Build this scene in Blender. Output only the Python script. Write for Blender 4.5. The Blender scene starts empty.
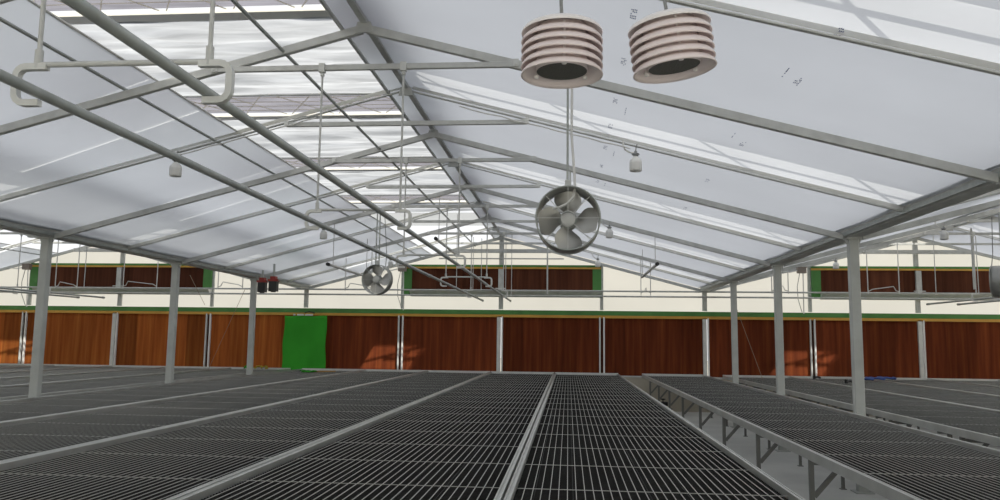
import bpy, math, random
from math import sin, cos, pi, radians, sqrt, hypot, atan2
from mathutils import Vector, Matrix

random.seed(4)
S = bpy.context.scene
COL = S.collection

# ------------------------------------------------------------------ measures
XL, XR = -6.01, 2.99            # the two rows of posts of the central bay
XM = -1.51                      # its ridge
SPAN = 9.0
YW = 17.448                     # end wall
ZE, ZR = 2.616, 3.795           # eaves and ridge of the truss line
SL = (ZR - ZE) / 4.5
BAYS = (0, -SPAN, SPAN)
BN = {0: 'central bay', -SPAN: 'bay beyond the posts on the boom rail side', SPAN: 'bay beyond the posts on the lamp side'}
BS = {0: 'central bay', -SPAN: 'far left bay', SPAN: 'far right bay'}
ORD = ['first', 'second', 'third', 'fourth', 'fifth', 'sixth', 'seventh', 'eighth', 'ninth', 'tenth', 'eleventh', 'twelfth', 'thirteenth']

# ------------------------------------------------------------------ materials
def new_mat(name):
    m = bpy.data.materials.new(name); m.use_nodes = True
    nt = m.node_tree; nt.nodes.clear()
    out = nt.nodes.new('ShaderNodeOutputMaterial')
    return m, nt, out

def pbsdf(name, col, rough=.5, metal=0., var=0., scale=6., bump=0., bscale=40., spec=.5, stretch=(1, 1, 1), col2=None):
    m, nt, out = new_mat(name)
    b = nt.nodes.new('ShaderNodeBsdfPrincipled')
    nt.links.new(b.outputs[0], out.inputs[0])
    b.inputs['Roughness'].default_value = rough
    b.inputs['Metallic'].default_value = metal
    b.inputs['Specular IOR Level'].default_value = spec
    c = (*col, 1)
    tc = nt.nodes.new('ShaderNodeTexCoord')
    mp = nt.nodes.new('ShaderNodeMapping'); mp.inputs['Scale'].default_value = stretch
    nt.links.new(tc.outputs['Object'], mp.inputs[0])
    if var > 0 or col2:
        n = nt.nodes.new('ShaderNodeTexNoise'); n.inputs['Scale'].default_value = scale; n.inputs['Detail'].default_value = 4
        nt.links.new(mp.outputs[0], n.inputs['Vector'])
        r = nt.nodes.new('ShaderNodeValToRGB')
        r.color_ramp.elements[0].position = .3; r.color_ramp.elements[1].position = .7
        if col2:
            r.color_ramp.elements[0].color = (*col2, 1); r.color_ramp.elements[1].color = c
        else:
            r.color_ramp.elements[0].color = (*[x * (1 - var) for x in col], 1)
            r.color_ramp.elements[1].color = (*[min(1, x * (1 + var)) for x in col], 1)
        nt.links.new(n.outputs['Fac'], r.inputs[0]); nt.links.new(r.outputs[0], b.inputs['Base Color'])
    else:
        b.inputs['Base Color'].default_value = c
    if bump > 0:
        n2 = nt.nodes.new('ShaderNodeTexNoise'); n2.inputs['Scale'].default_value = bscale
        nt.links.new(mp.outputs[0], n2.inputs['Vector'])
        bp = nt.nodes.new('ShaderNodeBump'); bp.inputs['Strength'].default_value = bump; bp.inputs['Distance'].default_value = .02
        nt.links.new(n2.outputs['Fac'], bp.inputs['Height']); nt.links.new(bp.outputs[0], b.inputs['Normal'])
    return m

def film(name, tcol, dcol=(.5, .5, .5), dmix=.12, gloss=0., rough=.3, clear=0., ccol=(1, 1, 1), nscale=.8, nvar=.12, stretch=(1, 1, 1), bump=.0):
    """plastic sheet: scatters the daylight through it, a little of it reflects, a share may pass straight"""
    m, nt, out = new_mat(name)
    N, L = nt.nodes, nt.links
    tc = N.new('ShaderNodeTexCoord'); mp = N.new('ShaderNodeMapping'); mp.inputs['Scale'].default_value = stretch
    L.new(tc.outputs['Object'], mp.inputs[0])
    n = N.new('ShaderNodeTexNoise'); n.inputs['Scale'].default_value = nscale; n.inputs['Detail'].default_value = 5
    L.new(mp.outputs[0], n.inputs['Vector'])
    r = N.new('ShaderNodeValToRGB'); r.color_ramp.elements[0].position = .3; r.color_ramp.elements[1].position = .7
    r.color_ramp.elements[0].color = (*[x * (1 - nvar) for x in tcol], 1)
    r.color_ramp.elements[1].color = (*[min(1, x * (1 + nvar)) for x in tcol], 1)
    L.new(n.outputs['Fac'], r.inputs[0])
    t = N.new('ShaderNodeBsdfTranslucent'); L.new(r.outputs[0], t.inputs[0])
    d = N.new('ShaderNodeBsdfDiffuse'); d.inputs[0].default_value = (*dcol, 1)
    mx = N.new('ShaderNodeMixShader'); mx.inputs[0].default_value = dmix
    L.new(t.outputs[0], mx.inputs[1]); L.new(d.outputs[0], mx.inputs[2])
    last = mx
    if gloss > 0:
        g = N.new('ShaderNodeBsdfGlossy'); g.inputs['Roughness'].default_value = rough
        g.inputs[0].default_value = (1, 1, 1, 1)
        m2 = N.new('ShaderNodeMixShader'); m2.inputs[0].default_value = gloss
        L.new(last.outputs[0], m2.inputs[1]); L.new(g.outputs[0], m2.inputs[2]); last = m2
    if clear > 0:
        c = N.new('ShaderNodeBsdfTransparent'); c.inputs[0].default_value = (*ccol, 1)
        m3 = N.new('ShaderNodeMixShader'); m3.inputs[0].default_value = clear
        L.new(last.outputs[0], m3.inputs[1]); L.new(c.outputs[0], m3.inputs[2]); last = m3
    if bump > 0:
        bp = N.new('ShaderNodeBump'); bp.inputs['Strength'].default_value = bump; bp.inputs['Distance'].default_value = .05
        L.new(n.outputs['Fac'], bp.inputs['Height']); L.new(bp.outputs[0], d.inputs['Normal'])
        if gloss > 0: L.new(bp.outputs[0], g.inputs['Normal'])
    L.new(last.outputs[0], out.inputs[0])
    return m

def pad_mat(name, base, dark, rust):
    m, nt, out = new_mat(name)
    N, L = nt.nodes, nt.links
    b = N.new('ShaderNodeBsdfPrincipled'); b.inputs['Roughness'].default_value = .85; b.inputs['Specular IOR Level'].default_value = .15
    tc = N.new('ShaderNodeTexCoord'); mp = N.new('ShaderNodeMapping'); mp.inputs['Scale'].default_value = (7, 1, .35)
    L.new(tc.outputs['Object'], mp.inputs[0])
    n = N.new('ShaderNodeTexNoise'); n.inputs['Scale'].default_value = 1.2; n.inputs['Detail'].default_value = 5; n.inputs['Roughness'].default_value = .6
    L.new(mp.outputs[0], n.inputs['Vector'])
    r = N.new('ShaderNodeValToRGB')
    e = r.color_ramp.elements
    e[0].position = .3; e[0].color = (*dark, 1); e[1].position = .72; e[1].color = (*rust, 1)
    k = r.color_ramp.elements.new(.5); k.color = (*base, 1)
    L.new(n.outputs['Fac'], r.inputs[0])
    # individual blocks of pad side by side, each its own tone
    sx = N.new('ShaderNodeSeparateXYZ'); L.new(tc.outputs['Object'], sx.inputs[0])
    a = N.new('ShaderNodeMath'); a.operation = 'MULTIPLY'; a.inputs[1].default_value = 1.67; L.new(sx.outputs[0], a.inputs[0])
    fl = N.new('ShaderNodeMath'); fl.operation = 'FLOOR'; L.new(a.outputs[0], fl.inputs[0])
    oi = N.new('ShaderNodeObjectInfo')
    ad = N.new('ShaderNodeMath'); ad.operation = 'MULTIPLY_ADD'; ad.inputs[1].default_value = 37.; L.new(oi.outputs['Random'], ad.inputs[0]); L.new(fl.outputs[0], ad.inputs[2])
    wn = N.new('ShaderNodeTexWhiteNoise'); wn.noise_dimensions = '1D'; L.new(ad.outputs[0], wn.inputs['W'])
    hv = N.new('ShaderNodeHueSaturation')
    mr = N.new('ShaderNodeMapRange'); mr.inputs['To Min'].default_value = .75; mr.inputs['To Max'].default_value = 1.25
    L.new(wn.outputs['Value'], mr.inputs[0]); L.new(mr.outputs[0], hv.inputs['Value']); L.new(r.outputs[0], hv.inputs['Color'])
    L.new(hv.outputs[0], b.inputs['Base Color'])
    tr = N.new('ShaderNodeBsdfTranslucent'); L.new(hv.outputs[0], tr.inputs[0])
    mx = N.new('ShaderNodeMixShader'); mx.inputs[0].default_value = .25
    w = N.new('ShaderNodeTexWave'); w.inputs['Scale'].default_value = 45; w.bands_direction = 'Z'
    L.new(tc.outputs['Object'], w.inputs['Vector'])
    bp = N.new('ShaderNodeBump'); bp.inputs['Strength'].default_value = .25; bp.inputs['Distance'].default_value = .006
    L.new(w.outputs['Fac'], bp.inputs['Height']); L.new(bp.outputs[0], b.inputs['Normal'])
    L.new(b.outputs[0], mx.inputs[1]); L.new(tr.outputs[0], mx.inputs[2])
    L.new(mx.outputs[0], out.inputs[0])
    return m

M = {}
M['alu'] = pbsdf('galvanised_steel', (.54, .55, .535), .5, .1, var=.12, scale=9)
M['alu_light'] = pbsdf('mill_aluminium', (.64, .65, .63), .42, .15, var=.08, scale=7)
M['rail'] = pbsdf('bench_aluminium', (.60, .61, .59), .38, .75, var=.1, scale=5)
M['pipe'] = pbsdf('zinc_pipe', (.40, .425, .41), .42, .25, var=.12, scale=14)
M['post'] = pbsdf('post_steel', (.50, .52, .50), .55, .05, var=.1, scale=5)
M['wire'] = pbsdf('mesh_wire', (.42, .42, .395), .6, 0)
M['leg'] = pbsdf('bench_leg_steel', (.20, .20, .19), .5, .1)
M['net'] = pbsdf('black_grid_plastic', (.012, .012, .011), .8, 0, var=.2, scale=3)
M['sunlit_face'] = film('sunlit_face_film', (.95, .94, .88))
M['cream_face'] = pbsdf('cream_sunlit_face', (.80, .78, .66), .6, 0, var=.06, scale=5)
M['green'] = pbsdf('green_paint', (.07, .24, .05), .5, 0, var=.12, scale=3)
M['orange'] = pbsdf('ochre_paint', (.62, .33, .05), .5, 0, var=.1, scale=3)
M['cloth_green'] = pbsdf('green_cloth', (.05, .36, .035), .8, 0, var=.08, scale=2, spec=.1)
M['white'] = pbsdf('white_plastic', (.82, .82, .80), .45)
M['white_tube'] = pbsdf('white_cable', (.72, .72, .70), .5)
M['pinkish'] = pbsdf('pinkish_white_plastic', (.90, .80, .79), .42, 0, var=.04, scale=10)
M['pinkwhite'] = pbsdf('shield_cap_white', (.93, .89, .88), .42)
M['dark'] = pbsdf('dark_mesh', (.13, .13, .12), .7, 0, bump=.6, bscale=200)
M['black'] = pbsdf('black_plastic', (.02, .02, .022), .5)
M['cable'] = pbsdf('grey_cable', (.26, .27, .27), .6)
M['red'] = pbsdf('red_paint', (.32, .03, .025), .5)
M['fan_metal'] = pbsdf('fan_drum_metal', (.42, .42, .40), .3, .55, var=.06, scale=6)
M['blade'] = pbsdf('fan_blade_metal', (.46, .46, .44), .36, .5, var=.06, scale=6)
M['plinth'] = pbsdf('plinth_concrete', (.50, .46, .38), .9, 0, var=.1, scale=2, spec=.1)
M['concrete'] = pbsdf('concrete', (.72, .72, .69), .9, 0, var=.1, scale=1.3, bump=.2, bscale=30, spec=.1)
M['outside_ground'] = pbsdf('pale_gravel', (.45, .43, .38), .95, 0, var=.2, scale=.6, spec=.05)
M['blue'] = pbsdf('blue_hose', (.05, .10, .32), .5)
M['yellow'] = pbsdf('yellow_strap', (.50, .40, .05), .6)
M['tan'] = pbsdf('tan_card', (.42, .26, .09), .8)
M['boxgrey'] = pbsdf('junction_box_brown_grey', (.26, .22, .19), .6)
M['string'] = pbsdf('thin_string', (.34, .26, .18), .8)
M['ink'] = pbsdf('blue_grey_ink', (.09, .12, .30), .7)
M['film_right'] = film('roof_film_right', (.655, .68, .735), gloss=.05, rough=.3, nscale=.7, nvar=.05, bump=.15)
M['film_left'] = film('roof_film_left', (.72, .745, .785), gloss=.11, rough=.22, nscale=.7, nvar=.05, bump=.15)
M['film_wall'] = film('end_wall_film', (.90, .875, .80), dcol=(.8, .78, .7), nscale=.6, nvar=.04)
M['added_cloth'] = film('added_white_cloth', (.40, .41, .43), nscale=2, nvar=.03)
M['added_gap_net'] = film('added_thin_net', (.42, .43, .44), nscale=2, nvar=.03, clear=.30)
M['vent_curtain'] = film('wrinkled_white_curtain', (.425, .44, .465), dcol=(.85, .86, .9), dmix=.22, nscale=2.2, nvar=.32, stretch=(.5, 5, 1), bump=.4)  # streaks in the colour stand in for shading of the folds
M['added_end_sheet'] = film('added_end_film', (.60, .61, .62), nvar=.02)
M['vent_panel'] = film('lilac_grey_vent_film', (.33, .325, .35), clear=.28, ccol=(.9, .9, .95), nscale=3, nvar=.2, stretch=(.6, 5, 1))
M['pad'] = pad_mat('brown_pad', (0.2016, 0.0470, 0.0168), (0.1092, 0.0269, 0.0109), (0.3024, 0.0798, 0.0235))
M['pad_warm'] = pad_mat('orange_brown_pad', (0.3780, 0.1125, 0.0252), (0.2340, 0.0630, 0.0153), (0.4950, 0.1800, 0.0405))
M['pad_dark'] = pad_mat('dark_brown_pad', (.12, .042, .023), (.08, .028, .015), (.17, .058, .029))

# ------------------------------------------------------------------ mesh builder
class MB:
    def __init__(s): s.v = []; s.f = []; s.smooth = []
    def raw(s, vs, fs, smooth=False):
        b = len(s.v); s.v.extend(tuple(v) for v in vs); s.f.extend(tuple(b + i for i in f) for f in fs)
        s.smooth.extend([smooth] * len(fs)); return s
    def box(s, x0, x1, y0, y1, z0, z1):
        vs = [(x, y, z) for z in (z0, z1) for y in (y0, y1) for x in (x0, x1)]
        return s.raw(vs, [(0, 2, 3, 1), (4, 5, 7, 6), (0, 1, 5, 4), (2, 6, 7, 3), (0, 4, 6, 2), (1, 3, 7, 5)])
    def bar(s, a, b, w, h, up=(0, 0, 1), bevel=0.):
        """rectangular bar from a to b, w wide, h high, with small chamfers"""
        a, b = Vector(a), Vector(b); d = (b - a).normalized(); up = Vector(up)
        r = d.cross(up)
        if r.length < 1e-5: r = d.cross(Vector((0, 1, 0)))
        r.normalize(); u = r.cross(d).normalized()
        if bevel > 0:
            c = bevel; pr = [(w/2 - c, -h/2), (w/2, -h/2 + c), (w/2, h/2 - c), (w/2 - c, h/2), (-w/2 + c, h/2), (-w/2, h/2 - c), (-w/2, -h/2 + c), (-w/2 + c, -h/2)]
        else: pr = [(w/2, -h/2), (w/2, h/2), (-w/2, h/2), (-w/2, -h/2)]
        n = len(pr); vs = [p + r * x + u * y for p in (a, b) for x, y in pr]
        fs = [(i, (i + 1) % n, n + (i + 1) % n, n + i) for i in range(n)] + [tuple(range(n))[::-1], tuple(range(n, 2 * n))]
        return s.raw(vs, fs)
    def tube(s, pts, r, seg=10, cap=True):
        pts = [Vector(p) for p in pts]; n = len(pts); rs = r if isinstance(r, (list, tuple)) else [r] * n
        vs = []; prev = None
        for i, p in enumerate(pts):
            d = (pts[min(i + 1, n - 1)] - pts[max(i - 1, 0)]).normalized()
            if prev is None:
                a = d.cross(Vector((0, 0, 1)))
                if a.length < 1e-3: a = d.cross(Vector((1, 0, 0)))
            else: a = prev - d * prev.dot(d)
            a.normalize(); prev = a; b = d.cross(a)
            for k in range(seg):
                t = 2 * pi * k / seg; vs.append(p + (a * cos(t) + b * sin(t)) * rs[i])
        fs = [(i * seg + k, i * seg + (k + 1) % seg, (i + 1) * seg + (k + 1) % seg, (i + 1) * seg + k) for i in range(n - 1) for k in range(seg)]
        s.raw(vs, fs, True)
        if cap: s.raw([vs[k] for k in range(seg)] + [vs[(n - 1) * seg + k] for k in range(seg)], [tuple(range(seg))[::-1], tuple(range(seg, 2 * seg))])
        return s
    def lathe(s, prof, seg=48, mat=None, smooth=True):
        """profile of (r, z) about z; mat places it"""
        vs = []; mat = mat or Matrix()
        for r, z in prof:
            for k in range(seg):
                t = 2 * pi * k / seg; vs.append(mat @ Vector((r * cos(t), r * sin(t), z)))
        n = len(prof)
        fs = [(i * seg + k, i * seg + (k + 1) % seg, (i + 1) * seg + (k + 1) % seg, (i + 1) * seg + k) for i in range(n - 1) for k in range(seg)]
        return s.raw(vs, fs, smooth)
    def prism(s, pts, off):
        """planar polygon pts extruded by the vector off"""
        n = len(pts); o = Vector(off); vs = [Vector(p) for p in pts] + [Vector(p) + o for p in pts]
        return s.raw(vs, [tuple(range(n))[::-1], tuple(range(n, 2 * n))] + [(i, (i + 1) % n, n + (i + 1) % n, n + i) for i in range(n)])
    def mesh(s, name):
        me = bpy.data.meshes.new(name); me.from_pydata(s.v, [], s.f); me.polygons.foreach_set('use_smooth', s.smooth); me.update(); return me
    def build(s, name, mat, parent=None):
        o = bpy.data.objects.new(name, s.mesh(name)); COL.objects.link(o)
        o.data.materials.append(M[mat] if isinstance(mat, str) else mat)
        if parent is not None: o.parent = parent
        return o

def tag(o, label, cat=None, group=None, kind=None):
    if label: o['label'] = label
    if cat: o['category'] = cat
    if group: o['group'] = group
    if kind: o['kind'] = kind
    return o

def thing(name, label, cat, loc=(0, 0, 0), group=None, rot=(0, 0, 0)):
    o = bpy.data.objects.new(name, None); COL.objects.link(o); o.location = loc; o.rotation_euler = rot
    o.empty_display_size = .1
    return tag(o, label, cat, group)

def dup(root, loc=None, rot=None, label=None, group=None):
    def cp(o, parent):
        c = o.copy(); COL.objects.link(c); c.parent = parent
        for ch in list(o.children): cp(ch, c)
        return c
    r = cp(root, None)
    if loc is not None: r.location = loc
    if rot is not None: r.rotation_euler = rot
    if label: r['label'] = label
    if group: r['group'] = group
    return r

def struct(name, mb, mat, label=None):
    o = mb.build(name, mat); o['kind'] = 'structure'
    if label: o['label'] = label; 
    return o

def slope_z(x, dx=0):
    return ZR - abs(x - dx - XM) * SL

X0, X1 = XL - SPAN, XR + SPAN      # building sides
YN = -3.55                          # near gable, behind the viewer

# ------------------------------------------------------------------ setting: floor, ground, walls, roof film
struct('floor', MB().box(X0 - .1, X1 + .1, YN, YW + .2, -.1, 0), 'concrete', 'pale grey concrete floor under the benches')
struct('ground', MB().box(-60, 60, -50, 70, -.3, -.12), 'outside_ground', 'pale gravel ground around the greenhouse')

def gable(mb, y, zlow):
    for dx in BAYS:
        a, b, c = XL + dx, XR + dx, XM + dx
        # grid so that the sheet stays flat but each bay is its own piece of cloth
        mb.raw([(a, y, zlow), (b, y, zlow), (b, y, ZE + .06), (c, y, ZR + .06), (a, y, ZE + .06)], [(0, 1, 2, 3, 4)])
struct_w = MB(); gable(struct_w, YW + .10, 2.16)
struct('wall_far', struct_w, 'film_wall', 'cream translucent film of the end wall above the green strip')
w = MB(); w.box(X0, X1, YW - .04, YW + .12, 0, .72)
struct('wall_far_base', w, 'plinth', 'beige concrete plinth under the brown pads')
w = MB(); gable(w, YN, 0); struct('wall_near', w, 'film_wall', 'translucent film of the gable behind the viewer')
struct('wall_left', MB().box(X0 - .03, X0 - .01, YN, YW, 0, ZE), 'film_wall', 'translucent film of the side wall by the far posts')
struct('wall_right', MB().box(X1 + .01, X1 + .03, YN, YW, 0, ZE), 'film_wall', 'translucent film of the side wall beyond the lamp side bay')

def sheet(mb, xa, za, xb, zb, y0, y1, nx=6, per=1.5, sag=.012):
    """roof film between rafters: hangs slightly between them"""
    ny = max(2, int((y1 - y0) / per * 6))
    vs = []
    for j in range(ny + 1):
        y = y0 + (y1 - y0) * j / ny
        ph = ((YW - y) / 1.5) % 1.0
        dz = -sag * sin(pi * ph) * 1.2
        for i in range(nx + 1):
            t = i / nx; vs.append((xa + (xb - xa) * t, y, za + (zb - za) * t + dz))
    mb.raw(vs, [(j * (nx + 1) + i, j * (nx + 1) + i + 1, (j + 1) * (nx + 1) + i + 1, (j + 1) * (nx + 1) + i) for j in range(ny) for i in range(nx)], True)

LIFT = .052
VX0, VX1 = -3.12, -1.68            # open vent strip in the slope on the boom rail side
for dx in BAYS:
    b = BS[dx]
    m = MB(); sheet(m, XL + dx + .10, slope_z(XL + .10) + LIFT, VX0 + dx, slope_z(VX0) + LIFT, YN, YW + .1)
    struct('ceiling_vent_side', m, 'film_left', 'translucent roof film below the open vent, ' + b)
    m = MB(); sheet(m, VX1 + dx, slope_z(VX1) + LIFT, XM + dx + .03, slope_z(XM) + LIFT, YN, YW + .1, nx=2)
    struct('ceiling_ridge', m, 'film_left', 'narrow roof film strip beside the ridge, ' + b)
    m = MB(); sheet(m, XM + dx + .03, slope_z(XM) + LIFT, XR + dx - .10, slope_z(XR - .10) + LIFT, YN, YW + .1, nx=10)
    c = struct('ceiling_lamp_side', m, 'film_right', 'translucent roof film of the closed slope, ' + b)
    if dx == 0:
        P = MB()
        for i, (px, py, pz) in enumerate([(0.361, 4.272, 3.305), (0.358, 5.038, 3.306), (0.355, 5.882, 3.306), (0.46, 6.063, 3.279), (1.374, 4.699, 3.039), (1.293, 4.593, 3.06), (1.368, 3.959, 3.041), (1.375, 6.206, 3.039), (1.286, 6.041, 3.062), (1.355, 7.671, 3.044), (1.373, 9.254, 3.039), (0.355, 6.602, 3.306), (0.347, 7.361, 3.308), (0.342, 8.158, 3.31), (0.45, 7.498, 3.281), (0.33, 8.973, 3.313), (0.435, 9.015, 3.285)]):
            rr = random.Random(i); single = i in (3, 5, 8, 14, 16)
            for k in range(1 if single else 4):
                for q in range(5 if not single else 9):
                    x = px + (k - 1.5) * .009; y = py - .07 + q * (.028 if not single else .02) + rr.uniform(-.004, .004)
                    if rr.random() < .3: continue
                    z = slope_z(x) + LIFT - .018
                    l = .017
                    P.raw([(x, y, z), (x + .006, y, z - .006 * SL), (x + .006, y + l, z - .006 * SL), (x, y + l, z)], [(0, 1, 2, 3)])
        o = P.build('film_print', 'ink', c)
        o['label'] = 'faint blue-grey printed marks on the film'

# unseen shade cloth added above the roof film for its sun bands: in lengths of three metres, with an open gap between lengths
for dx in BAYS:
    for (nm, xa, xb, off) in (('added_shade_cloth', XM - .12, XR + .32, -.50), ('added_shade_cloth', XL + .02, -4.72, -.40)):
        m = MB(); G = MB()
        for n in range(-1, 8):
            ya = 0.45 + 3 * (n - 1) + .55 + off + .35; yb = ya + 2.45
            yb = min(yb, YW + .3)
            if yb <= ya: continue
            za, zb = slope_z(xa) + .30, slope_z(xb) + .30
            m.raw([(xa + dx, ya, za), (xb + dx, ya - .0, zb), (xb + dx, yb, zb), (xa + dx, yb, za)], [(0, 1, 2, 3)])
            G.raw([(xa + dx, ya - .55, za + .004), (xb + dx, ya - .55, zb + .004), (xb + dx, ya, zb + .004), (xa + dx, ya, za + .004)], [(0, 1, 2, 3)])
            # bars added across the gap to streak the sun bands
            for q in range(4):
                x0 = xa + (xb - xa) * (q + .3) / 4; x1 = xa + (xb - xa) * (q + .75) / 4
                m.bar((x0 + dx, ya - .56, slope_z(x0) + .29), (x1 + dx, ya + .02, slope_z(x1) + .29), .03, .02)
            m.bar((xa + dx, ya - .25, za - .02), (xb + dx, ya - .25, zb - .02), .05, .04)
        struct('roof_added_net', G, 'added_gap_net', 'unseen thin net added between the lengths of shade cloth, ' + BS[dx] + (' vent side' if xb < XM else ' closed side'))
        struct('roof_' + nm, m, 'added_cloth', 'unseen white shade cloth added above the roof film, ' + BS[dx] + (' vent side' if xb < XM else ' closed side'))

# ------------------------------------------------------------------ open vent cover: beams, curtains, panels above the opening
VB = [-2.84, .05, 2.93, 5.80, 8.69, 11.60, 14.50]
ZV = 4.10
def wavy(xa, xb, ya, yb, z, seed):
    rr = random.Random(seed); nx, ny = 40, 46; vs = []
    ph = [rr.uniform(0, 6.28) for _ in range(8)]
    for j in range(ny + 1):
        v = j / ny; y = ya + (yb - ya) * v
        for i in range(nx + 1):
            u = i / nx; x = xa + (xb - xa) * u
            wob = .03 * sin(x * 3.1 + ph[0]) + .02 * sin(x * 7.3 + ph[1])
            t = (y - ya + wob)
            h = .030 * sin(t * 10.5 + ph[2]) + .016 * sin(t * 23 + ph[3] + 1.2 * sin(x * 2.2 + ph[4])) + .008 * sin(t * 41 + x * 3 + ph[5])
            env = min(1, v * 8, (1 - v) * 8)
            vs.append((x, y, z + h * (.3 + .7 * env) - .04 * sin(pi * v)))
    m = MB(); m.raw(vs, [(j * (nx + 1) + i, j * (nx + 1) + i + 1, (j + 1) * (nx + 1) + i + 1, (j + 1) * (nx + 1) + i) for j in range(ny) for i in range(nx)], True)
    return m
VXA, VXB = -4.45, -1.15
vent0 = []
for n, yb in enumerate(VB):
    o_ = ORD[len(VB) - 1 - n]
    t = thing('vent_cover', f'wrinkled white curtain over the roof vent, {o_} from the end wall, central bay', 'shade curtain', (0, yb, ZV), 'shade curtains over the roof vents')
    m = MB(); m.box(VXA, VXB, 0, .17, .0, .018)
    m.build('beam', 'white', t)
    m = MB(); m.raw([(VXA, -.040, .012), (VXB, -.040, .012), (VXB, -.006, -.012), (VXA, -.006, -.012)], [(0, 1, 2, 3)])
    o = m.build('edge_strip', 'film_wall', t); o['label'] = 'bright white edge strip'
    end = .92 if n == len(VB) - 1 else 2.08
    wavy(VXA, VXB, .14, end, 0, n).build('curtain', 'vent_curtain', t)
    if n == len(VB) - 1:
        m = MB(); m.box(VXA, VXB, 1.24, YW + .1 - yb, -.01, -.006); m.build('added_end_sheet', 'added_end_sheet', t)  # sheet added over the open vent end to trim the sun patch on the pads
    if n < len(VB) - 1:
        nxt = VB[n + 1] - yb
        m = MB(); m.box(VXA, VXB, end, nxt - .05, .02, .024)
        p = m.build('clear_panel', 'vent_panel', t)
        m = MB(); k = 0
        L_ = nxt - .05 - end
        while k < 6:
            x = VXA + .1 + k * .56
            m.tube([(x, end, 0), (x + .5, end + L_, 0)], .005, 5); m.tube([(x + .5, end, .0), (x, end + L_, 0)], .005, 5)
            k += 1
        for q in range(1, 5): m.box(VXA, VXB, end + L_ * q / 5 - .003, end + L_ * q / 5 + .003, .0, .006)
        o = m.build('wire_lattice', 'film_wall', p); o['label'] = 'thin white crossing wires'
        m = MB(); m.tube([(VXA, end, -.02), (VXB, end, -.02)], .012, 8); m.build('roller_tube', 'alu', t)
    vent0.append((t, o_))
for dx in (-SPAN, SPAN):
    for t, o_ in vent0:
        if t.location.y < 2: continue
        dup(t, (dx, t.location.y, ZV), label=f'wrinkled white curtain over the roof vent, {o_} from the end wall, {BS[dx]}')
# flashing closing the far end of the vent above the gable
# ------------------------------------------------------------------ ridge, vent edges, purlins, gutters (each a long member of its own)
for dx in BAYS:
    b = BS[dx]
    def longbar(name, x, z, r, mat, label, cat, sq=None, y0=YN, y1=YW + .1):
        m = MB()
        if sq: m.bar((x + dx, y0, z), (x + dx, y1, z), sq[0], sq[1], bevel=.003)
        else: m.tube([(x + dx, y0, z), (x + dx, y1, z)], r, 10)
        return tag(m.build(name, mat), label, cat)
    longbar('ridge_beam', XM + .0, ZR + .045, 0, 'alu', 'grey steel beam running along the ridge, ' + b, 'beam', (.05, .05))
    longbar('vent_edge_rail', VX1, slope_z(VX1) + .03, .016, 'alu', 'grey rail at the upper edge of the roof vent, ' + b, 'rail')
    longbar('vent_purlin', -2.12, slope_z(-2.12) - .02, .014, 'pipe', 'dark pipe running through the middle of the roof vent, ' + b, 'pipe')
    longbar('vent_edge_rail', VX0, slope_z(VX0) + .05, .009, 'alu_light', 'thin light rail at the lower edge of the roof vent, ' + b, 'rail')
    longbar('roof_purlin', -3.35, slope_z(-3.35) + .035, .013, 'pipe', 'dark purlin pipe against the film below the vent, ' + b, 'pipe')
    m = MB()
for gx, lab in ((XL, 'roof gutter on the post row on the boom rail side'), (XR, 'roof gutter on the post row on the lamp side'), (X1, 'roof gutter on the outer side wall, lamp side'), (X0, 'roof gutter on the outer side wall, boom rail side')):
    t = thing('gutter', 'grey metal ' + lab, 'gutter', (gx, 0, ZE), 'roof gutters')
    m = MB()
    pr = [(-.105, .115), (-.097, .115), (-.060, .012), (.060, .012), (.097, .115), (.105, .115), (.066, 0), (-.066, 0)]
    m.prism([(x, YN, z) for x, z in pr], (0, YW - YN + .05, 0)); m.build('trough', 'alu', t)
    for sx in (-1, 1):
        m = MB(); m.tube([(sx * .125, YN, .095), (sx * .125, YW, .095)], .012, 8); m.build('film_clip_tube', 'alu_light', t)
        m = MB(); m.bar((sx * .098, YN, .03), (sx * .098, YW, .03), .012, .04); m.build('gutter_lip', 'pipe', t)

# ------------------------------------------------------------------ roof trusses
def make_truss(k):
    even = k % 2 == 0
    root = thing('roof_truss', '', 'roof truss')
    wv, h = (.045, .062) if even else (.030, .014)
    for sx in (-1, 1):
        m = MB(); xe = 4.40
        m.bar((sx * .02, 0, ZR - h / 2 + .012), (sx * xe, 0, ZR - xe * SL - h / 2 + .012), wv, h, bevel=.004)
        m.build('rafter', 'alu', root)
        if not even:  # glowing cream strip added to give the thin rafters a sunlit face
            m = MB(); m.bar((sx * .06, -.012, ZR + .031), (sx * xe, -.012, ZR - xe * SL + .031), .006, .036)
            o = m.build('sunlit_strip', 'sunlit_face', root); o['label'] = 'cream strip added as the sunlit face of the rafter'
    m = MB()
    th = .085 if k == 0 else .042
    zt = 3.482; hx = 1.13
    m.bar((-hx, -.012, zt), (hx, -.012, zt), .03 if k else .05, th, bevel=.003)
    m.build('tie_bar', 'alu', root)
    for sx in (-1, 1):
        m = MB(); m.box(sx * hx - .02, sx * hx + .02, -.036, -.028, zt - .02, zt + .035); m.tube([(sx * hx, -.045, zt), (sx * hx, -.02, zt)], .009, 8)
        m.build('gusset_plate', 'alu_light', root)
    m = MB(); m.prism([(-.07, -.03, ZR - .05), (.07, -.03, ZR - .05), (.05, -.03, ZR + .03), (-.05, -.03, ZR + .03)], (0, .012, 0)); m.build('apex_plate', 'alu', root)
    return root
proto = {}
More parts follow.
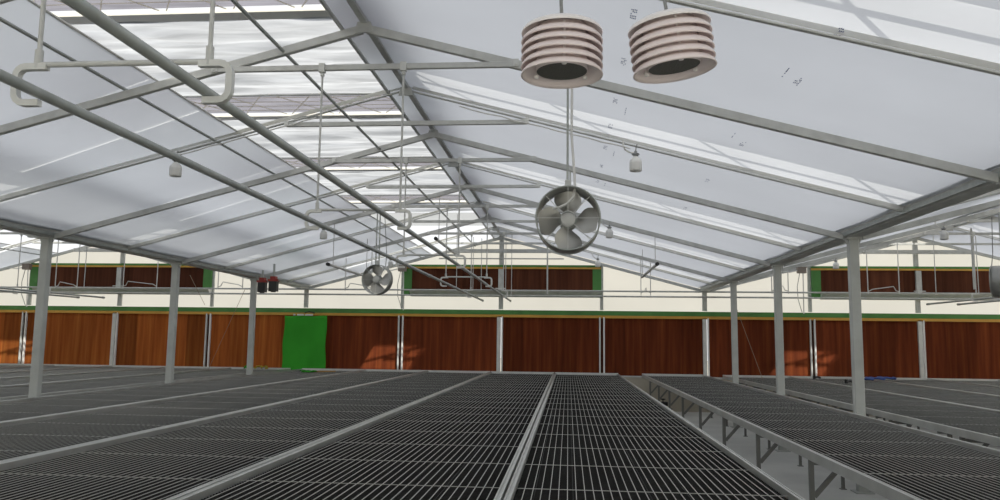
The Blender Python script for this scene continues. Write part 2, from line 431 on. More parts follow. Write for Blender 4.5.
for dx in BAYS:
    for k in range(0, 13):
        y = YW - 1.5 * k - (.09 if k == 0 else 0)
        if dx and y < 3.8: continue
        key = 'z' if k == 0 else k % 2
        lab = f'grey {"heavy " if k == 0 else ""}{"square tube" if k % 2 == 0 else "thin"} roof truss, {ORD[k]} from the end wall, {BS[dx]}'
        if key not in proto:
            r = make_truss(k); proto[key] = r; r.location = (XM + dx, y, 0); r['label'] = lab; r['group'] = 'roof trusses'
        else: dup(proto[key], (XM + dx, y, 0), label=lab, group='roof trusses')

# ------------------------------------------------------------------ posts
def make_post():
    r = thing('post', '', 'post', group='steel posts')
    m = MB(); m.bar((0, 0, .012), (0, 0, ZE - .02), .085, .10, up=(1, 0, 0), bevel=.008); m.build('shaft', 'post', r)
    m = MB(); m.box(-.09, .09, -.09, .09, 0, .012)
    m.build('base_plate', 'post', r)
    m = MB(); m.box(-.075, .075, -.07, .07, ZE - .02, ZE - .003); m.prism([(-.09, -.008, ZE - .02), (-.045, -.008, ZE - .10), (-.045, -.008, ZE - .02)], (0, .016, 0)); m.prism([(.09, -.008, ZE - .02), (.045, -.008, ZE - .02), (.045, -.008, ZE - .10)], (0, .016, 0))
    m.build('cap_plate', 'alu', r)
    return r
pp = None
for x, nm in ((XL, 'row between central and far left bays'), (XR, 'row between central and far right bays'), (X0, 'outermost row on the far left'), (X1, 'outermost row on the far right')):
    for k in range(1, 7):
        y = YW - 3 * k
        if x in (X0, X1) and k > 4: continue
        lab = f'grey steel post, {ORD[k-1]} from end wall, {nm}'
        if pp is None: pp = make_post(); pp.location = (x, y, 0); pp['label'] = lab
        else: dup(pp, (x, y, 0), label=lab)

# ------------------------------------------------------------------ end wall: pads, strips, columns, upper pads
struct('trim_1', MB().box(X0, X1, YW - .085, YW + .06, 2.058, 2.16), 'green', 'green strip along the end wall')
struct('trim_2', MB().box(X0, X1, YW - .10, YW + .03, 1.998, 2.057), 'orange', 'ochre strip under the green strip')
struct('trim_3', MB().box(X0, X1, YW - .07, YW + .08, .72, .75), 'alu_light', 'light sill under the brown pads')
for i in range(12):
    xa = X0 + 2.25 * i
    warm = i in (0, 1, 2, 3)
    mt = 'pad_warm' if warm else 'pad'
    m = MB(); m.box(-1.125 + .05, 1.125 - .05, -.05, .05, -.633, .633)
    o = m.build('wall_pad', mt); o.location = (xa + 1.125, YW, 1.385)
    n_from_left = ORD[i]
    txt = ['leftmost of all', 'second from the leftmost', 'third from the leftmost', 'the green sheet hangs over its right edge', 'between the green sheet and the double strip',
           'under the left half of the central upper pads', 'under the right half of the central upper pads', 'between the central upper pads and the far right bay', 'just beyond the posts of the far right bay', 'under the left half of the far right upper pads', 'under the right half of the far right upper pads', 'rightmost of all'][i]
    tag(o, f'{"orange brown" if warm else "reddish brown"} lower wall pad, {txt}', 'wall pad', 'lower brown pads of the end wall')

for i in range(13):
    x = X0 + 2.25 * i
    pair = i % 2 == 1
    names = ['at the far left corner', 'first in from the far left corner', 'in the middle of the far left bay', 'to the left of the green sheet', 'directly behind the green sheet', 'just right of the left-hand fan',
             'in the middle of the central bay', 'to the right of the central upper pads', 'under the gutter of the lamp side post row', 'at the left end of the far right upper pads', 'in the middle of the far right upper pads', 'at the right end of the far right upper pads', 'at the far right corner']
    t = thing('wall_column', 'slim grey column of the end wall ' + names[i], 'wall column', (x, YW, 0), 'columns of the end wall')
    off = abs(((x - XM + 4.5) % 9) - 4.5)
    top = ZR - off * SL + .02
    m = MB(); m.bar((0, .04, 2.18), (0, .04, top), .075 if pair else .10, .05, up=(0, 1, 0), bevel=.005); m.build('upper_post', 'alu', t)
    m = MB()
    if pair:
        for sx in (-1, 1):
            m = MB(); m.bar((sx * .045, -.08, .75), (sx * .045, -.08, 2.02), .034, .05, up=(0, 1, 0), bevel=.004); m.build('cover_strip', 'alu_light' if sx < 0 else 'white', t)
        m = MB(); m.bar((0, -.03, .75), (0, -.03, 2.02), .12, .03, up=(0, 1, 0)); m.build('back_plate', 'pad_dark', t)
    else:
        m.bar((-.03, -.07, .75), (-.03, -.07, 2.02), .085, .06, up=(0, 1, 0), bevel=.004); m.build('lower_post', 'alu_light', t)
        m = MB(); m.bar((.045, -.08, .75), (.045, -.08, 2.02), .03, .05, up=(0, 1, 0), bevel=.004); m.build('cover_strip', 'white', t)

for dx in BAYS:
    xa, xb = -3.76 + dx, .74 + dx
    where = {0: 'centre of end wall', -SPAN: 'far left of end wall', SPAN: 'far right of end wall'}[dx]
    t = thing('upper_pad_frame', 'high band of dark brown pads framed in green, ' + where, 'wall vent', (0, YW, 2.6), 'upper pads of the end wall')
    for sx, a, b in ((0, xa + .22, (xa + xb) / 2 - .06), (1, (xa + xb) / 2 + .06, xb - .20)):
        MB().box(a, b, -.03, .06, 0, .485).build('pad', 'pad_dark', t)
    MB().box(xa + .03, xa + .22, -.05, .04, -.12, .485).build('green_side', 'green', t)
    MB().box(xb - .20, xb - .01, -.05, .04, -.12, .485).build('green_side', 'green', t)
    m = MB(); m.bar(((xa + xb) / 2, -.055, -.03), ((xa + xb) / 2, -.055, .48), .115, .05, up=(0, 1, 0), bevel=.005); m.build('mullion', 'alu', t)
    MB().box(xa + .03, xb - .01, -.06, .05, .486, .525).build('ochre_strip', 'orange', t)
    MB().box(xa + .03, xb - .01, -.055, .05, .526, .575).build('green_top', 'green', t)
    m = MB(); m.prism([(xa + .2, -.20, -.02), (xa + .2, -.20, -.035), (xa + .2, -.06, -.15), (xa + .2, .0, -.15), (xa + .2, .0, -.02)], (xb - xa - .2, 0, 0))
    m.build('sill_tray', 'alu_light', t)
    m = MB(); m.box((xa + xb) / 2 - .12, (xa + xb) / 2 + .12, -.10, -.085, .03, .05); m.build('bracket', 'alu_light', t)
for z, lab in ((2.582, 'upper of the two thin pipes running across the end wall'), (2.468, 'lower of the two thin pipes running across the end wall')):
    m = MB(); m.tube([(X0 + .1, YW - .30, z), (X1 - .1, YW - .30, z)], .019, 10)
    tag(m.build('wall_pipe', 'alu'), 'grey ' + lab, 'pipe', 'pipes across the end wall')

# ------------------------------------------------------------------ benches
BY0, BY1 = 1.0, 17.14
ZB = .80
bench_meshes = {}
def bench_mesh(wd):
    if wd in bench_meshes: return bench_meshes[wd]
    d = {}
    hw = wd / 2
    L = BY1 - BY0
    def side(sx):
        m = MB(); x = sx * (hw - .015)
        o_ = sx
        pr = [(-.015, -.064), (.015, -.064), (.015, -.002), (.011, 0), (.004, 0), (.002, -.006), (-.004, -.006), (-.006, 0), (-.011, 0), (-.015, -.002)]
        m.prism([(x + a, 0, b) for a, b in pr], (0, L, 0)); return m
    d['side_rail'] = [side(-1).mesh('side_rail'), side(1).mesh('side_rail')]
    m = MB(); m.box(-hw, hw, L, L + .035, -.064, .012); d['far'] = m.mesh('end_rail')
    m = MB(); m.box(-hw, hw, -.03, 0, -.078, 0); d['near'] = m.mesh('end_rail')
    m = MB(); n = 31; p = (wd - .06) / n
    for i in range(n + 1):
        if i in (0, n): continue
        x = -hw + .03 + i * p
        m.box(x - .0020, x + .0020, 0, L, -.029, -.026)
    y = .68
    while y < L:
        m.box(-hw + .03, hw - .03, y - .003, y + .003, -.0262, -.0235); y += .75
    d['wire'] = m.mesh('wire_mesh')
    m = MB(); k = 0; y = .015
    while y < L:
        m.box(-hw + .03, hw - .03, y - .002, y + .002, -.058, -.036); y += .030
    for i in range(7):
        x = -hw + .03 + (wd - .06) * (i + .5) / 7; m.box(x - .002, x + .002, 0, L, -.058, -.037)
    d['net'] = m.mesh('plastic_grid')
    m = MB(); y = .75
    m.box(0, 0, 0, 0, 0, 0) if False else None
    bench_meshes[wd] = d
    return d
def link(me, name, mat, parent):
    if not me.materials: me.materials.append(M[mat])
    o = bpy.data.objects.new(name, me); COL.objects.link(o); o.parent = parent; return o
leg_mesh = {}
def bench(xa, xb, label):
    wd = round(xb - xa, 3); d = bench_mesh(wd); hw = wd / 2
    t = thing('growing_bench', label, 'bench', ((xa + xb) / 2, BY0, ZB), 'long mesh growing benches')
    for me in d['side_rail']: link(me, 'side_rail', 'rail', t)
    link(d['far'], 'end_rail', 'alu_light', t); link(d['near'], 'end_rail', 'rail', t)
    link(d['wire'], 'wire_mesh', 'wire', t); link(d['net'], 'plastic_grid', 'net', t)
    key = wd
    if key not in leg_mesh:
        def legm(sx):
            m = MB(); x = sx * (hw - .065)
            m.bar((x, 0, -ZB), (x, 0, -.080), .032, .032, bevel=.003)
            m.bar((x, 0, -.105), (x - sx * .20, 0, -.105), .03, .03)
            m.bar((x - sx * .20, 0, -.12), (x - sx * .015, 0, -.33), .028, .028)
            m.box(x - .03, x + .03, -.03, .03, -ZB, -ZB + .008)
            return m.mesh('leg')
        cm = MB(); cm.bar((-hw + .20, 0, -.105), (hw - .20, 0, -.105), .035, .05)
        leg_mesh[key] = (legm(-1), legm(1), cm.mesh('cross_beam'))
    a, b, c = leg_mesh[key]
    y = .10
    while y < BY1 - BY0:
        for me in (a, b):
            o = link(me, 'leg', 'leg', t); o.location = (0, y, 0)
        o = link(c, 'cross_beam', 'leg', t); o.location = (0, y + (.75 if y + .8 < BY1 - BY0 else 0), 0)
        y += 1.5
    return t
bench(-.283, 1.075, 'dark mesh bench just left of the open aisle with triangular brackets')
bench(-1.686, -.297, 'dark mesh bench, second to the left of the open aisle')
bench(-3.089, -1.700, 'dark mesh bench, third to the left of the open aisle')
bench(-4.492, -3.103, 'dark mesh bench, fourth to the left of the open aisle')
bench(-5.920, -4.506, 'dark mesh bench right in front of the left-hand row of grey posts')
bench(1.585, 2.915, 'dark mesh bench between the open aisle and the right-hand row of posts')
x = -6.20
for i in range(6):
    bench(round(x - 1.389, 3), round(x, 3), f'dark mesh bench, {ORD[i]} behind the left-hand row of posts'); x -= 1.403
x = 3.29
for i in range(5):
    bench(round(x, 3), round(x + 1.389, 3), f'dark mesh bench, {ORD[i]} behind the right-hand row of posts'); x += 1.403

# ------------------------------------------------------------------ boom rails on hangers
PX = (-1.80, -1.215)
PZ = 2.316
HY = [YW - 1.5 * k for k in (12, 10, 8, 6, 4, 2)]
def make_hanger():
    r = thing('rail_hanger', '', 'hanger', group='hangers carrying the pair of pipes')
    for x in (-.305, .305):
        m = MB(); m.tube([(x, 0, 2.42), (x, 0, 3.46)], .0082, 8); m.tube([(x, 0, 2.405), (x, 0, 2.47)], .014, 8); m.build('rod', 'alu', r)
        m = MB(); m.box(x - .022, x + .022, -.03, .012, 3.445, 3.51); m.tube([(x, 0, 3.42), (x, 0, 3.45)], .016, 8); m.build('clamp', 'alu_light', r)
    m = MB(); m.tube([(-.30, 0, 2.418), (.30, 0, 2.418)], .0105, 8); m.build('crossbar', 'alu', r)
    for s in (-1, 1):
        x0 = s * .27; pts = []
        pts += [(x0, 0, 2.410), (s * .345, 0, 2.410)]
        for a in range(1, 5): t = a * pi / 8; pts.append((s * (.345 + .035 * sin(t)), 0, 2.375 + .035 * cos(t)))
        pts += [(s * .38, 0, 2.318)]
        for a in range(1, 5): t = a * pi / 8; pts.append((s * (.345 + .035 * cos(t)), 0, 2.318 - .035 * sin(t)))
        pts += [(s * .29, 0, 2.283)]
        m = MB()
        for i in range(len(pts) - 1): m.bar(pts[i], pts[i + 1], .006, .022, up=(0, 1, 0)) if False else None
        # flat strip bent to a C
        vs = []
        for i, p in enumerate(pts):
            q0 = Vector(pts[max(0, i - 1)]); q1 = Vector(pts[min(len(pts) - 1, i + 1)]); d = (q1 - q0).normalized(); nrm = Vector((-d.z, 0, d.x))
            for (ly, ln) in ((-.012, -.011), (.012, -.011), (.012, .011), (-.012, .011)): vs.append(Vector(p) + nrm * ln + Vector((0, ly, 0)))
        n = len(pts)
        fs = [(i * 4 + k, i * 4 + (k + 1) % 4, (i + 1) * 4 + (k + 1) % 4, (i + 1) * 4 + k) for i in range(n - 1) for k in range(4)] + [(3, 2, 1, 0), tuple((n - 1) * 4 + k for k in range(4))]
        m.raw(vs, fs); m.build('c_bracket', 'alu_light', r)
    return r
hp = None
for dx in BAYS:
    for n, y in enumerate(HY):
        if dx and y < 5: continue
        lab = f'grey two-rod pipe hanger, {ORD[len(HY)-1-n]} from the end wall, {BS[dx]}'
        if hp is None: hp = make_hanger(); hp.location = (XM + dx, y - .012, 0); hp['label'] = lab
        else: dup(hp, (XM + dx, y - .012, 0), label=lab)
    for s, x in enumerate(PX):
        m = MB(); y0 = -.9 if dx == 0 else 3.0
        m.tube([(x + dx, y0, PZ), (x + dx, 16.35, PZ)], .0185, 16)
        m.tube([(x + dx, 16.30, PZ), (x + dx, 16.38, PZ)], .024, 12)
        m.tube([(x + dx, 9.95, PZ), (x + dx, 10.05, PZ)], .0225, 12)
        tag(m.build('boom_rail', 'pipe'), f'long dark grey pipe hung on C brackets, {"outer" if s == 0 else "inner"} of the pair, {BS[dx]}', 'pipe', 'pipes hung below the vents')

# ------------------------------------------------------------------ louvred sensor shields
def make_shield():
    r = thing('radiation_shield', '', 'sensor shield', group='louvred sensor shields')
    R = .125
    def plate(z, k):
        m = MB()
        prof = [(.080, z + .021), (.098, z + .018), (.113, z + .011), (.121, z + .003), (R, z - .005), (R + .0015, z - .009), (R - .002, z - .011), (.119, z - .001), (.110, z + .006), (.096, z + .013), (.078, z + .016), (.080, z + .021)]
        m.lathe(prof, 56); return m
    for k in range(5):
        plate(k * .0262, k).build('plate', 'pinkish', r)
    m = MB(); z = 5 * .0262
    m.lathe([(R, z - .008), (R + .001, z - .004), (.118, z + .008), (.095, z + .020), (.05, z + .030), (.012, z + .034), (.0, z + .034)], 56)
    m.lathe([(R, z - .008), (.112, z + .002), (.08, z + .014), (0, z + .018)], 56)
    m.build('cap', 'pinkwhite', r)
    m = MB(); m.lathe([(0, .004), (.0775, .004)], 40); m.build('inner_mesh', 'dark', r)
    m = MB(); m.lathe([(.078, .003), (.0795, .003), (.0795, 5 * .0262 + .012), (0, 5 * .0262 + .012)], 40); m.build('inner_tube', 'pinkish', r)
    for a in (35, 155, 275):
        x, y = .088 * cos(radians(a)), .088 * sin(radians(a))
        m = MB(); m.tube([(x, y, -.004), (x, y, 5 * .0262)], .0045, 8)
        m.lathe([(0, -.006), (.007, -.004), (.008, .002), (.006, .008), (0, .010)], 10, Matrix.Translation((x, y, 0)))
        m.build('spacer', 'pinkwhite', r)
    return r
sh = make_shield(); sh.scale = (1.03,) * 3; sh.location = (-.022, 2.40, 2.345); sh['label'] = 'pinkish white round louvred shield hanging level, above the near fan'
c = MB(); c.tube([(0, 0, 5 * .0262 + .03), (-.004, 0, .25), (-.002, 0, .5), (0, 0, 1.045)], .0055, 8); c.build('hanging_cable', 'cable', sh)
s2 = dup(sh, (.330, 2.40, 2.354), (radians(3), radians(-7), 0), 'pinkish white round louvred shield hanging tilted, beside the level one')

# ------------------------------------------------------------------ circulation fans
def make_fan():
    r = thing('circulation_fan', '', 'fan', group='round circulation fans')
    RD = .215; D = .27
    RX = Matrix.Rotation(pi / 2, 4, 'X')      # z axis -> -y (towards the viewer)
    m = MB()
    m.lathe([(RD, -D / 2), (RD + .004, -D / 2), (RD + .004, D / 2), (RD, D / 2), (RD, -D / 2)], 64, RX); m.build('drum', 'fan_metal', r)
    for s in (-1, 1):
        m = MB(); pts = [((RD + .004) * cos(a * pi / 24), s * D / 2, (RD + .004) * sin(a * pi / 24)) for a in range(49)]
        m.tube(pts, .006, 6, cap=False); m.build('rim', 'pipe', r)
    m = MB(); m.lathe([(0, .055), (.045, .055), (.050, .048), (.050, -.03), (.0, -.03)], 32, RX)
    for a in range(12):
        t = a * pi / 6; m.bar((.012 * cos(t), -.0565, .012 * sin(t)), (.045 * cos(t), -.0565, .045 * sin(t)), .004, .004)
    m.build('hub', 'alu_light', r)
    m = MB(); m.lathe([(0, .03), (.062, .03), (.066, .0), (.066, -.06), (0, -.062)], 28, RX); m.build('motor', 'pipe', r)
    for b in range(4):
        a0 = radians(80 + 90 * b); m = MB(); nr, na = 8, 8; vs = []; vb = []
        for i in range(nr + 1):
            rr_ = .055 + (.205 - .055) * i / nr
            hw = radians(23 + 16 * sin(pi * min(1, (i / nr) * .72 + .12)))
            for j in range(na + 1):
                v = j / na * 2 - 1; a = a0 + v * hw * (1 - .25 * (i / nr) ** 4) + .25 * (i / nr)
                y = v * (.038 - .012 * i / nr) - .01 * (1 - v * v)
                vs.append((rr_ * cos(a), y, rr_ * sin(a)))
        n2 = (nr + 1) * (na + 1); vs2 = [(x, y + .003, z) for x, y, z in vs]
        fs = []
        for i in range(nr):
            for j in range(na):
                q = (i * (na + 1) + j, i * (na + 1) + j + 1, (i + 1) * (na + 1) + j + 1, (i + 1) * (na + 1) + j); fs.append(q); fs.append(tuple(n2 + k for k in q[::-1]))
        m.raw(vs + vs2, fs, True); m.build('blade', 'blade', r)
    for s in (-1, 1):
        m = MB()
        for a in range(8):
            t = a * pi / 4 + (0 if s < 0 else .2)
            m.tube([(.048 * cos(t), s * (D / 2 - .01), .048 * sin(t)), (RD * cos(t), s * (D / 2 - .004), RD * sin(t))], .0022, 5)
        for q in (.048,):
            m.tube([(q * cos(a * pi / 12), s * (D / 2 - .01), q * sin(a * pi / 12)) for a in range(25)], .0025, 5, cap=False)
        m.build('guard', 'alu_light', r)
    m = MB(); m.bar((-RD, .05, 0), (RD, .05, 0), .022, .006); m.build('motor_mount', 'pipe', r)
    m = MB(); m.box(-.022, .022, -.02, .02, RD, RD + .07); m.build('hanger_bracket', 'alu', r)
    return r
fp = make_fan(); fp.location = (-.003, 5.40, 2.332); fp['label'] = 'round metal fan hanging below the two louvred shields'
m = MB(); m.bar((-.004, .0, .23), (-.004, .0, 1.075), .016, .022, bevel=.002); m.bar((.014, .0, .23), (.014, .0, .36), .01, .02)
m.build('drop_pole', 'pipe', fp)
m = MB(); m.tube([(.022, -.03, 1.05), (.026, -.03, .9), (.024, -.03, .6), (.044, -.035, .32), (.048, -.06, .22), (.036, -.11, .15), (-.005, -.12, .10), (-.055, -.11, .078), (-.105, -.10, .068)], .009, 8)
m.build('power_cable', 'white_tube', fp)
def fan_copy(loc, rz, lab, topz):
    f = dup(fp, loc, (0, 0, rz), lab)
    for ch in list(f.children):
        if ch.name.startswith('drop_pole') or ch.name.startswith('power_cable'):
            bpy.data.objects.remove(ch)
    for ox in (-.035, .02):
        mm = MB(); mm.tube([(ox, 0, .20), (ox * .8, 0, topz - loc[2])], .011, 8); mm.build('drop_rod', 'pipe', f)
    mm = MB(); mm.tube([(.05, .1, topz - loc[2] - .05), (.09, .12, .4), (.07, .14, .22), (0, .1, .05)], .006, 6); mm.build('power_cable', 'cable', f)
    return f
ztop = slope_z(-2.845) - .05
f2 = fan_copy((-2.85, 11.43, 2.372), radians(-9), 'small round metal fan by the green edge of the central upper pads', ztop)
for ch in f2.children:
    if ch.name.split('.')[0] in ('drum', 'rim', 'guard'): ch.scale = (1, .5, 1)
fan_copy((6.06, 11.43, 2.40), radians(55), 'metal fan cut by the edge of the picture on the lamp side', slope_z(6.06, SPAN) - .05)

# ------------------------------------------------------------------ lamps
def make_lamp():
    r = thing('hanging_lamp', '', 'lamp', group='white bulb lamps under the rafters')
    m = MB(); m.lathe([(.0, .10), (.012, .10), (.014, .085), (.030, .078), (.032, .070), (.018, .062), (.018, .045), (0, .045)], 20)
    m.tube([(0, 0, .09), (.004, 0, .13), (.012, 0, .155)], .005, 6); m.build('lamp_holder', 'cable', r)
    m = MB(); m.lathe([(.014, .066), (.018, .055), (.038, .034), (.049, .020), (.050, .004)], 28); m.build('bulb_neck', 'white', r)
    m = MB(); m.lathe([(.050, .004), (.050, -.055), (.046, -.064), (.020, -.070), (0, -.071)], 28); m.build('bulb', M_bulb, r)
    r.scale = (1.12,) * 3
    m = MB(); m.tube([(-.012, 0, .085), (-.05, 0, .09), (-.085, 0, .115), (-.098, 0, .15), (-.10, 0, .185)], .0075, 8); m.build('lamp_cord', 'white_tube', r)
    return r
M_bulb = pbsdf('frosted_bulb', (.74, .74, .72), .35)
lp = None
for dx in BAYS:
    for side, lx in (('closed side', .60), ('vent side', -3.70)):
        for n, y in enumerate((6.93, 11.43, 15.93)):
            if dx and n == 0: continue
            z = slope_z(lx + dx, dx) - (.155 if n == 0 else .165)
            lab = f'white bulb lamp under a rafter, {ORD[2-n]} from the end wall, {side}, {BS[dx]}'
            if lp is None: lp = make_lamp(); lp.location = (lx + dx, y, z); lp['label'] = lab
            else: dup(lp, (lx + dx, y, z), label=lab)

for sx, lab, xs in ((-1, 'white cord tied along a rafter on the vent side', (-3.70, -2.35)), (1, 'white cord tied along a rafter on the closed side', (-1.0, .55))):
    m = MB(); n = 12; pts = []
    for i in range(n + 1):
        x = xs[0] + (xs[1] - xs[0]) * i / n
        pts.append((x, 6.905 - .006 * (i % 2), slope_z(x) - .030 - .012 * abs(sin(i * 1.1))))
    m.tube(pts, .0065, 6); tag(m.build('white_cord', 'white_tube'), lab, 'cord')

# ------------------------------------------------------------------ small pipe stubs hung below the roof
for (x, z, y0, y1, lab, hx) in ((1.29, 2.624, 11.45, 13.8, 'short light pipe stub hung near the posts on the lamp side', .14), (-3.62, 2.60, 11.45, 13.8, 'short light pipe stub hung left of the small fan', .5), (-1.97, 2.985, 11.4, 13.7, 'short dark pipe stub between the boom rails', .3)):
    t = thing('pipe_stub', lab, 'pipe', (x, y0, z), 'short hung pipe stubs')
    m = MB(); m.tube([(0, 0, 0), (0, y1 - y0, 0)], .022, 12); m.build('tube', 'alu_light', t)
    m = MB(); m.tube([(0, -.03, 0), (0, .03, 0)], .028, 12); m.build('end_cap', 'black', t)
    for yy in (.25, y1 - y0 - .1):
        top = slope_z(x) - z + .04
        m = MB(); m.tube([(0, yy, 0), (0, yy, top)], .006, 6); m.build('suspension_wire', 'alu', t)

# thin bent hangers and drop rods by the end wall
def rod(pts, lab, r=.008, mat='alu'):
    m = MB(); m.tube(pts, r, 6); return tag(m.build('hanging_rod', mat), lab, 'rod', 'thin rods hanging near the end wall')
def hook(xa, xb, z0, lab, y=15.0, flip=False):
    t = thing('wire_hanger', lab, 'hanger', (0, y, 0), 'bent wire hangers near the end wall')
    for x in (xa, xb):
        bay = round((x - XM) / SPAN) * SPAN
        m = MB(); m.tube([(x, 0, z0 - .05), (x, 0, slope_z(x, bay) + .02)], .009, 6); m.build('drop_wire', 'alu_light', t)
    a, b = (xb, xa) if flip else (xa, xb); s = 1 if b > a else -1
    m = MB(); m.tube([(a, 0, z0), (a + s * .06, 0, z0 + .02), (a + s * .10, 0, z0 + .10), (b - s * .08, 0, z0 + .045), (b, 0, z0)], .009, 6); m.build('bent_wire', 'alu_light', t)
hook(-8.97, -8.26, 2.48, 'bent wire hanger in front of the left upper pads')
hook(-6.98, -6.47, 2.48, 'bent wire hanger beside the green edge of the left upper pads')
hook(-10.42, -9.95, 2.46, 'bent wire hanger behind the nearest left-hand post')
hook(5.55, 6.11, 2.47, 'bent wire hanger in front of the right upper pads', flip=True)
hook(3.81, 4.11, 2.47, 'bent wire hanger between the right-hand posts', flip=True)
hook(1.38, 1.56, 2.42, 'small bent wire hanger under the pipe stub on the lamp side')
hook(-4.38, -3.86, 2.47, 'bent wire hanger left of the small fan')
for x, y, zb, n in ((-1.97, 16.0, 2.5, 0), (-1.82, 16.2, 2.5, 1), (-1.29, 16.0, 2.46, 2), (-1.19, 16.3, 2.42, 3), (-2.33, 16.1, 2.5, 4)):
    lab = ['thin rod in front of the central upper pads, left of the mullion', 'thin rod nearly touching the left mullion rod', 'thin rod just right of the central mullion', 'second thin rod right of the central mullion', 'thin rod farthest left in front of the central upper pads'][n]
    rod([(x, y, zb), (x, y, slope_z(x) + .02 if x < VX0 or x > VX1 else 3.62)], lab)
m = MB(); m.tube([(-.43, 16.0, 2.46), (-.43, 16.0, 3.45)], .016, 8); m.tube([(-.43, 16.0, 2.44), (-.43, 16.0, 2.50)], .022, 8)
tag(m.build('drop_pipe', 'alu'), 'vertical grey drop pipe right of the central mullion', 'pipe')
for dx in (-SPAN, SPAN):
    for x, n in ((-1.97, 'first'), (-1.19, 'second')):
        rod([(x + dx, 15.6, 2.46), (x + dx, 15.6, 3.6)], f'{n} thin rod hanging at the mullion of the {BS[dx]} upper pads')
m = MB(); m.tube([(7.24, 14.6, 2.5), (7.24, 14.6, 3.6)], .02, 8)
tag(m.build('drop_pipe', 'alu'), 'vertical grey drop pipe near the fan at the picture edge', 'pipe')
m = MB(); m.tube([(-2.9, YW - .2, 3.30), (-.1, YW - .2, 3.30)], .014, 8); tag(m.build('gable_pipe', 'alu'), 'thin pipe across the gable above the central upper pads', 'pipe')

# junction boxes with cables
for x, n, b in ((-3.72, 0, 'central upper pads'), (-12.68, 1, 'far left upper pads'), (5.0, 2, 'far right upper pads')):
    t = thing('junction_box', 'small brownish junction box at the green edge of the ' + b, 'junction box', (x, YW - .25, 3.06), 'junction boxes on the end wall')
    m = MB(); m.box(-.09, .09, -.05, .05, -.06, .06); m.build('box', 'boxgrey', t)
    m = MB(); m.box(-.11, .11, -.06, .06, .06, .075); m.build('lid', 'boxgrey', t)
    m = MB(); m.tube([(-.04, 0, -.06), (-.10, 0, -.35), (-.09, 0, -.62), (.0, .05, -.90)], .007, 6); m.build('drooping_cable', 'cable', t)
    m = MB(); m.tube([(.03, 0, -.06), (.035, .05, -.93)], .011, 6); m.build('conduit', 'white_tube', t)
    m = MB(); m.tube([(-.09, 0, .0), (-.25, .0, -.04), (-.4, .0, -.02), (-.5, .05, -.05)], .012, 6); m.build('feed_cable', 'white_tube', t)

# gear motors on the left post row
for i, (x, y) in enumerate(((-5.66, 14.0), (-5.33, 13.7))):
    t = thing('gear_motor', ['black gear motor with red bracket right beside the farthest post under the gutter', 'black gear motor with red bracket, the one farther from the post'][i], 'motor', (x, y, 2.47), 'black gear motors under the gutter')
    m = MB(); m.bar((0, 0, -.15), (0, 0, .03), .15, .15, up=(0, 1, 0), bevel=.02); m.build('housing', 'black', t)
    m = MB(); m.tube([(0, 0, -.165), (0, 0, -.15)], .045, 12); m.build('end_cap', 'black', t)
    m = MB(); m.box(-.09, .09, -.06, .06, .032, .07); m.box(-.05, .05, -.05, .05, .07, .12); m.build('bracket', 'red', t)
    m = MB(); m.tube([(.08, 0, .06), (.22, .0, .05)], .018, 8); m.build('shaft', 'pipe', t)
    m = MB(); m.bar((0, 0, .12), (0, 0, .17 + (x + 6.01) * SL), .03, .03); m.build('support', 'pipe', t)

# ------------------------------------------------------------------ green sheet hung before the wall
m = MB(); nx, nz = 26, 20; vs = []
for j in range(nz + 1):
    v = j / nz
    for i in range(nx + 1):
        u = i / nx
        xx = -6.425 + .985 * u + (.012 * sin(v * 9) if i in (0, nx) else 0) - .03 * v * (0 if u > .5 else 1)
        zz = 1.985 - (1.21 + .06 * sin(u * pi) + .02 * sin(u * 9)) * v - .02 * (1 - v) * sin(u * 12) * .6
        vs.append((xx, YW - .17 + .012 * sin(u * 17 + v * 2) * (.3 + v) + .01 * sin(u * 6), zz))
m.raw(vs, [(j * (nx + 1) + i, j * (nx + 1) + i + 1, (j + 1) * (nx + 1) + i + 1, (j + 1) * (nx + 1) + i) for j in range(nz) for i in range(nx)], True)
gs = thing('green_sheet', 'bright green sheet hung over the brown pads by the end wall', 'sheet')
o = m.build('cloth', 'cloth_green', gs)
sol = o.modifiers.new('thickness', 'SOLIDIFY'); sol.thickness = .006
for x0, x1 in ((-6.22, -6.18), (-6.13, -5.98), (-5.93, -5.77)):
    m = MB(); m.box(x0, x1, YW - .19, YW - .165, 1.99, 2.025); m.build('tape', 'white', gs)
m = MB(); m.tube([(-5.95, YW - .2, 2.05), (-5.85, YW - .2, 2.08), (-5.72, YW - .2, 2.045)], .012, 6); m.build('tie', 'black', gs)

# bits lying on the far ends of the benches
def crumple(name, cx, cy, z, lx, ly, h, mat, seed, lab, cat):
    rr = random.Random(seed); m = MB(); pts = []
    n = 26
    for i in range(n):
        t = i / (n - 1); pts.append((cx - lx / 2 + lx * t + rr.uniform(-.04, .04), cy + rr.uniform(-ly, ly) / 2, z + rr.uniform(.01, h)))
    m.tube(pts, .016, 6); return tag(m.build(name, mat), lab, cat)
crumple('strap', -6.82, 17.02, ZB - .015, .30, .12, .07, 'yellow', 3, 'crumpled yellow strap lying left of the green sheet', 'strap')
crumple('leafy_scrap', -7.10, 16.95, ZB - .015, .14, .1, .09, 'cloth_green', 9, 'small green scrap on the yellow strap beside the post', 'scrap')
crumple('ribbon', -5.33, 15.75, ZB - .015, .26, .25, .04, 'cloth_green', 5, 'small green scrap on the bench below the green sheet', 'scrap')
m = MB(); m.prism([(-5.28, 15.95, ZB - .018), (-4.93, 16.12, ZB - .018), (-4.90, 16.28, ZB - .018), (-5.24, 16.12, ZB - .018)], (0, 0, .025))
tag(m.build('card_strip', 'tan'), 'flat tan strip lying on the bench below the green sheet', 'strip')
m = MB(); pts = []
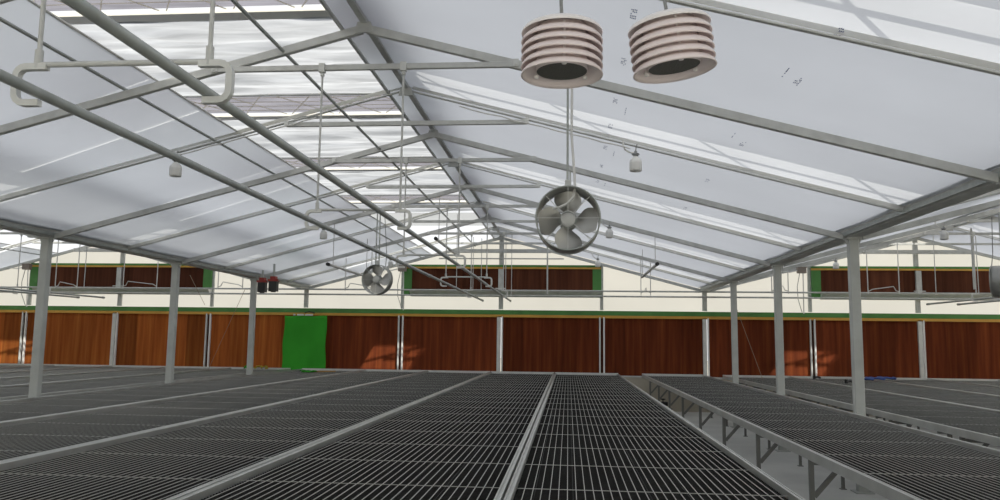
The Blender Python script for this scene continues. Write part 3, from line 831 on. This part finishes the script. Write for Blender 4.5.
for i in range(60):
    t = i / 59; pts.append((5.55 + .95 * t + .02 * sin(i), 15.7 + .75 * t + .28 * sin(t * 19), ZB + .036 + .004 * sin(i * 1.7)))
m.tube(pts, .022, 7); tag(m.build('hose', 'blue'), 'blue hose lying loose on the bench beyond the nearest right-hand post', 'hose')
for (x, y, lab) in ((5.03, 14.8, 'small dark fitting on the bench left of the blue hose'), (4.95, 16.4, 'small dark fitting on the bench close to the end wall')):
    m = MB(); m.tube([(x, y, ZB + .02), (x + .10, y + .12, ZB + .03), (x + .16, y + .1, ZB + .01)], .02, 8); m.tube([(x, y, ZB - .01), (x, y, ZB + .06)], .03, 8)
    tag(m.build('pipe_fitting', 'black'), lab, 'fitting')
for (x, y, h, lab) in ((1.84, 15.6, .30, 'dark valve standing on the aisle floor near the end wall'), (1.80, 14.3, .22, 'second dark valve on the aisle floor, nearer the viewer')):
    t = thing('valve', lab, 'valve', (x, y, 0), 'valves in the open aisle')
    m = MB(); m.tube([(0, 0, 0), (0, 0, h)], .03, 10); m.build('riser', 'pipe', t)
    m = MB(); m.tube([(-.09, 0, h), (.09, 0, h)], .04, 10); m.build('body', 'black', t)
    m = MB(); m.tube([(0, 0, h), (0, 0, h + .08)], .012, 8); m.lathe([(0, h + .08), (.05, h + .08), (.05, h + .1), (0, h + .1)], 14); m.build('hand_wheel', 'black', t)

# thin strings slanting in front of the end wall
for a, b, lab in (((-7.575, 15.0, 2.714), (-7.227, 15.0, 2.115), 'thin string slanting down from the left gutter'), ((-6.411, 15, 2.45), (-7.097, 15, .82), 'long thin string slanting before the brown pad left of the green sheet'), ((3.0, 14.8, 2.45), (3.558, 14.8, .82), 'long thin orange-brown string slanting beside the far right-hand post')):
    m = MB(); m.tube([a, b], .0045, 5); tag(m.build('string', 'string'), lab, 'string')

# ------------------------------------------------------------------ light
w = bpy.data.worlds.new('sky'); S.world = w; w.use_nodes = True
bg = w.node_tree.nodes['Background']; bg.inputs[0].default_value = (.97, .985, 1.0, 1); bg.inputs[1].default_value = 1.05
ld = bpy.data.lights.new('sun', 'SUN'); ld.energy = 5.5; ld.angle = radians(.8); ld.color = (1, .95, .84)
lo = bpy.data.objects.new('sun', ld); COL.objects.link(lo)
lo.rotation_euler = Vector((-.60, .60, -1)).to_track_quat('-Z', 'Y').to_euler()
lo.location = (4, -6, 14)

# ------------------------------------------------------------------ camera
ya, pt, ro = .0882, .1147, .0124
r0 = Vector((cos(ya), sin(ya), 0)); F = Vector((-sin(ya) * cos(pt), cos(ya) * cos(pt), sin(pt))); u0 = Vector((sin(ya) * sin(pt), -cos(ya) * sin(pt), cos(pt)))
R = r0 * cos(ro) + u0 * sin(ro); U = -r0 * sin(ro) + u0 * cos(ro)
cd = bpy.data.cameras.new('camera'); cam = bpy.data.objects.new('camera', cd); COL.objects.link(cam)
mt = Matrix((R, U, -F)).transposed().to_4x4(); mt.translation = (0, 0, 1.5); cam.matrix_world = mt
cd.sensor_width = 36; cd.lens = 778.5 / 1000 * 36; cd.clip_start = .05; cd.clip_end = 300
S.camera = cam

S.view_settings.view_transform = 'Standard'; S.view_settings.look = 'None'; S.view_settings.gamma = 1; S.view_settings.exposure = 0
S.view_settings.use_curve_mapping = False
cy = S.cycles
cy.max_bounces = 10; cy.diffuse_bounces = 6; cy.transmission_bounces = 8; cy.transparent_max_bounces = 16
cy.use_denoising = True; cy.sample_clamp_indirect = 6
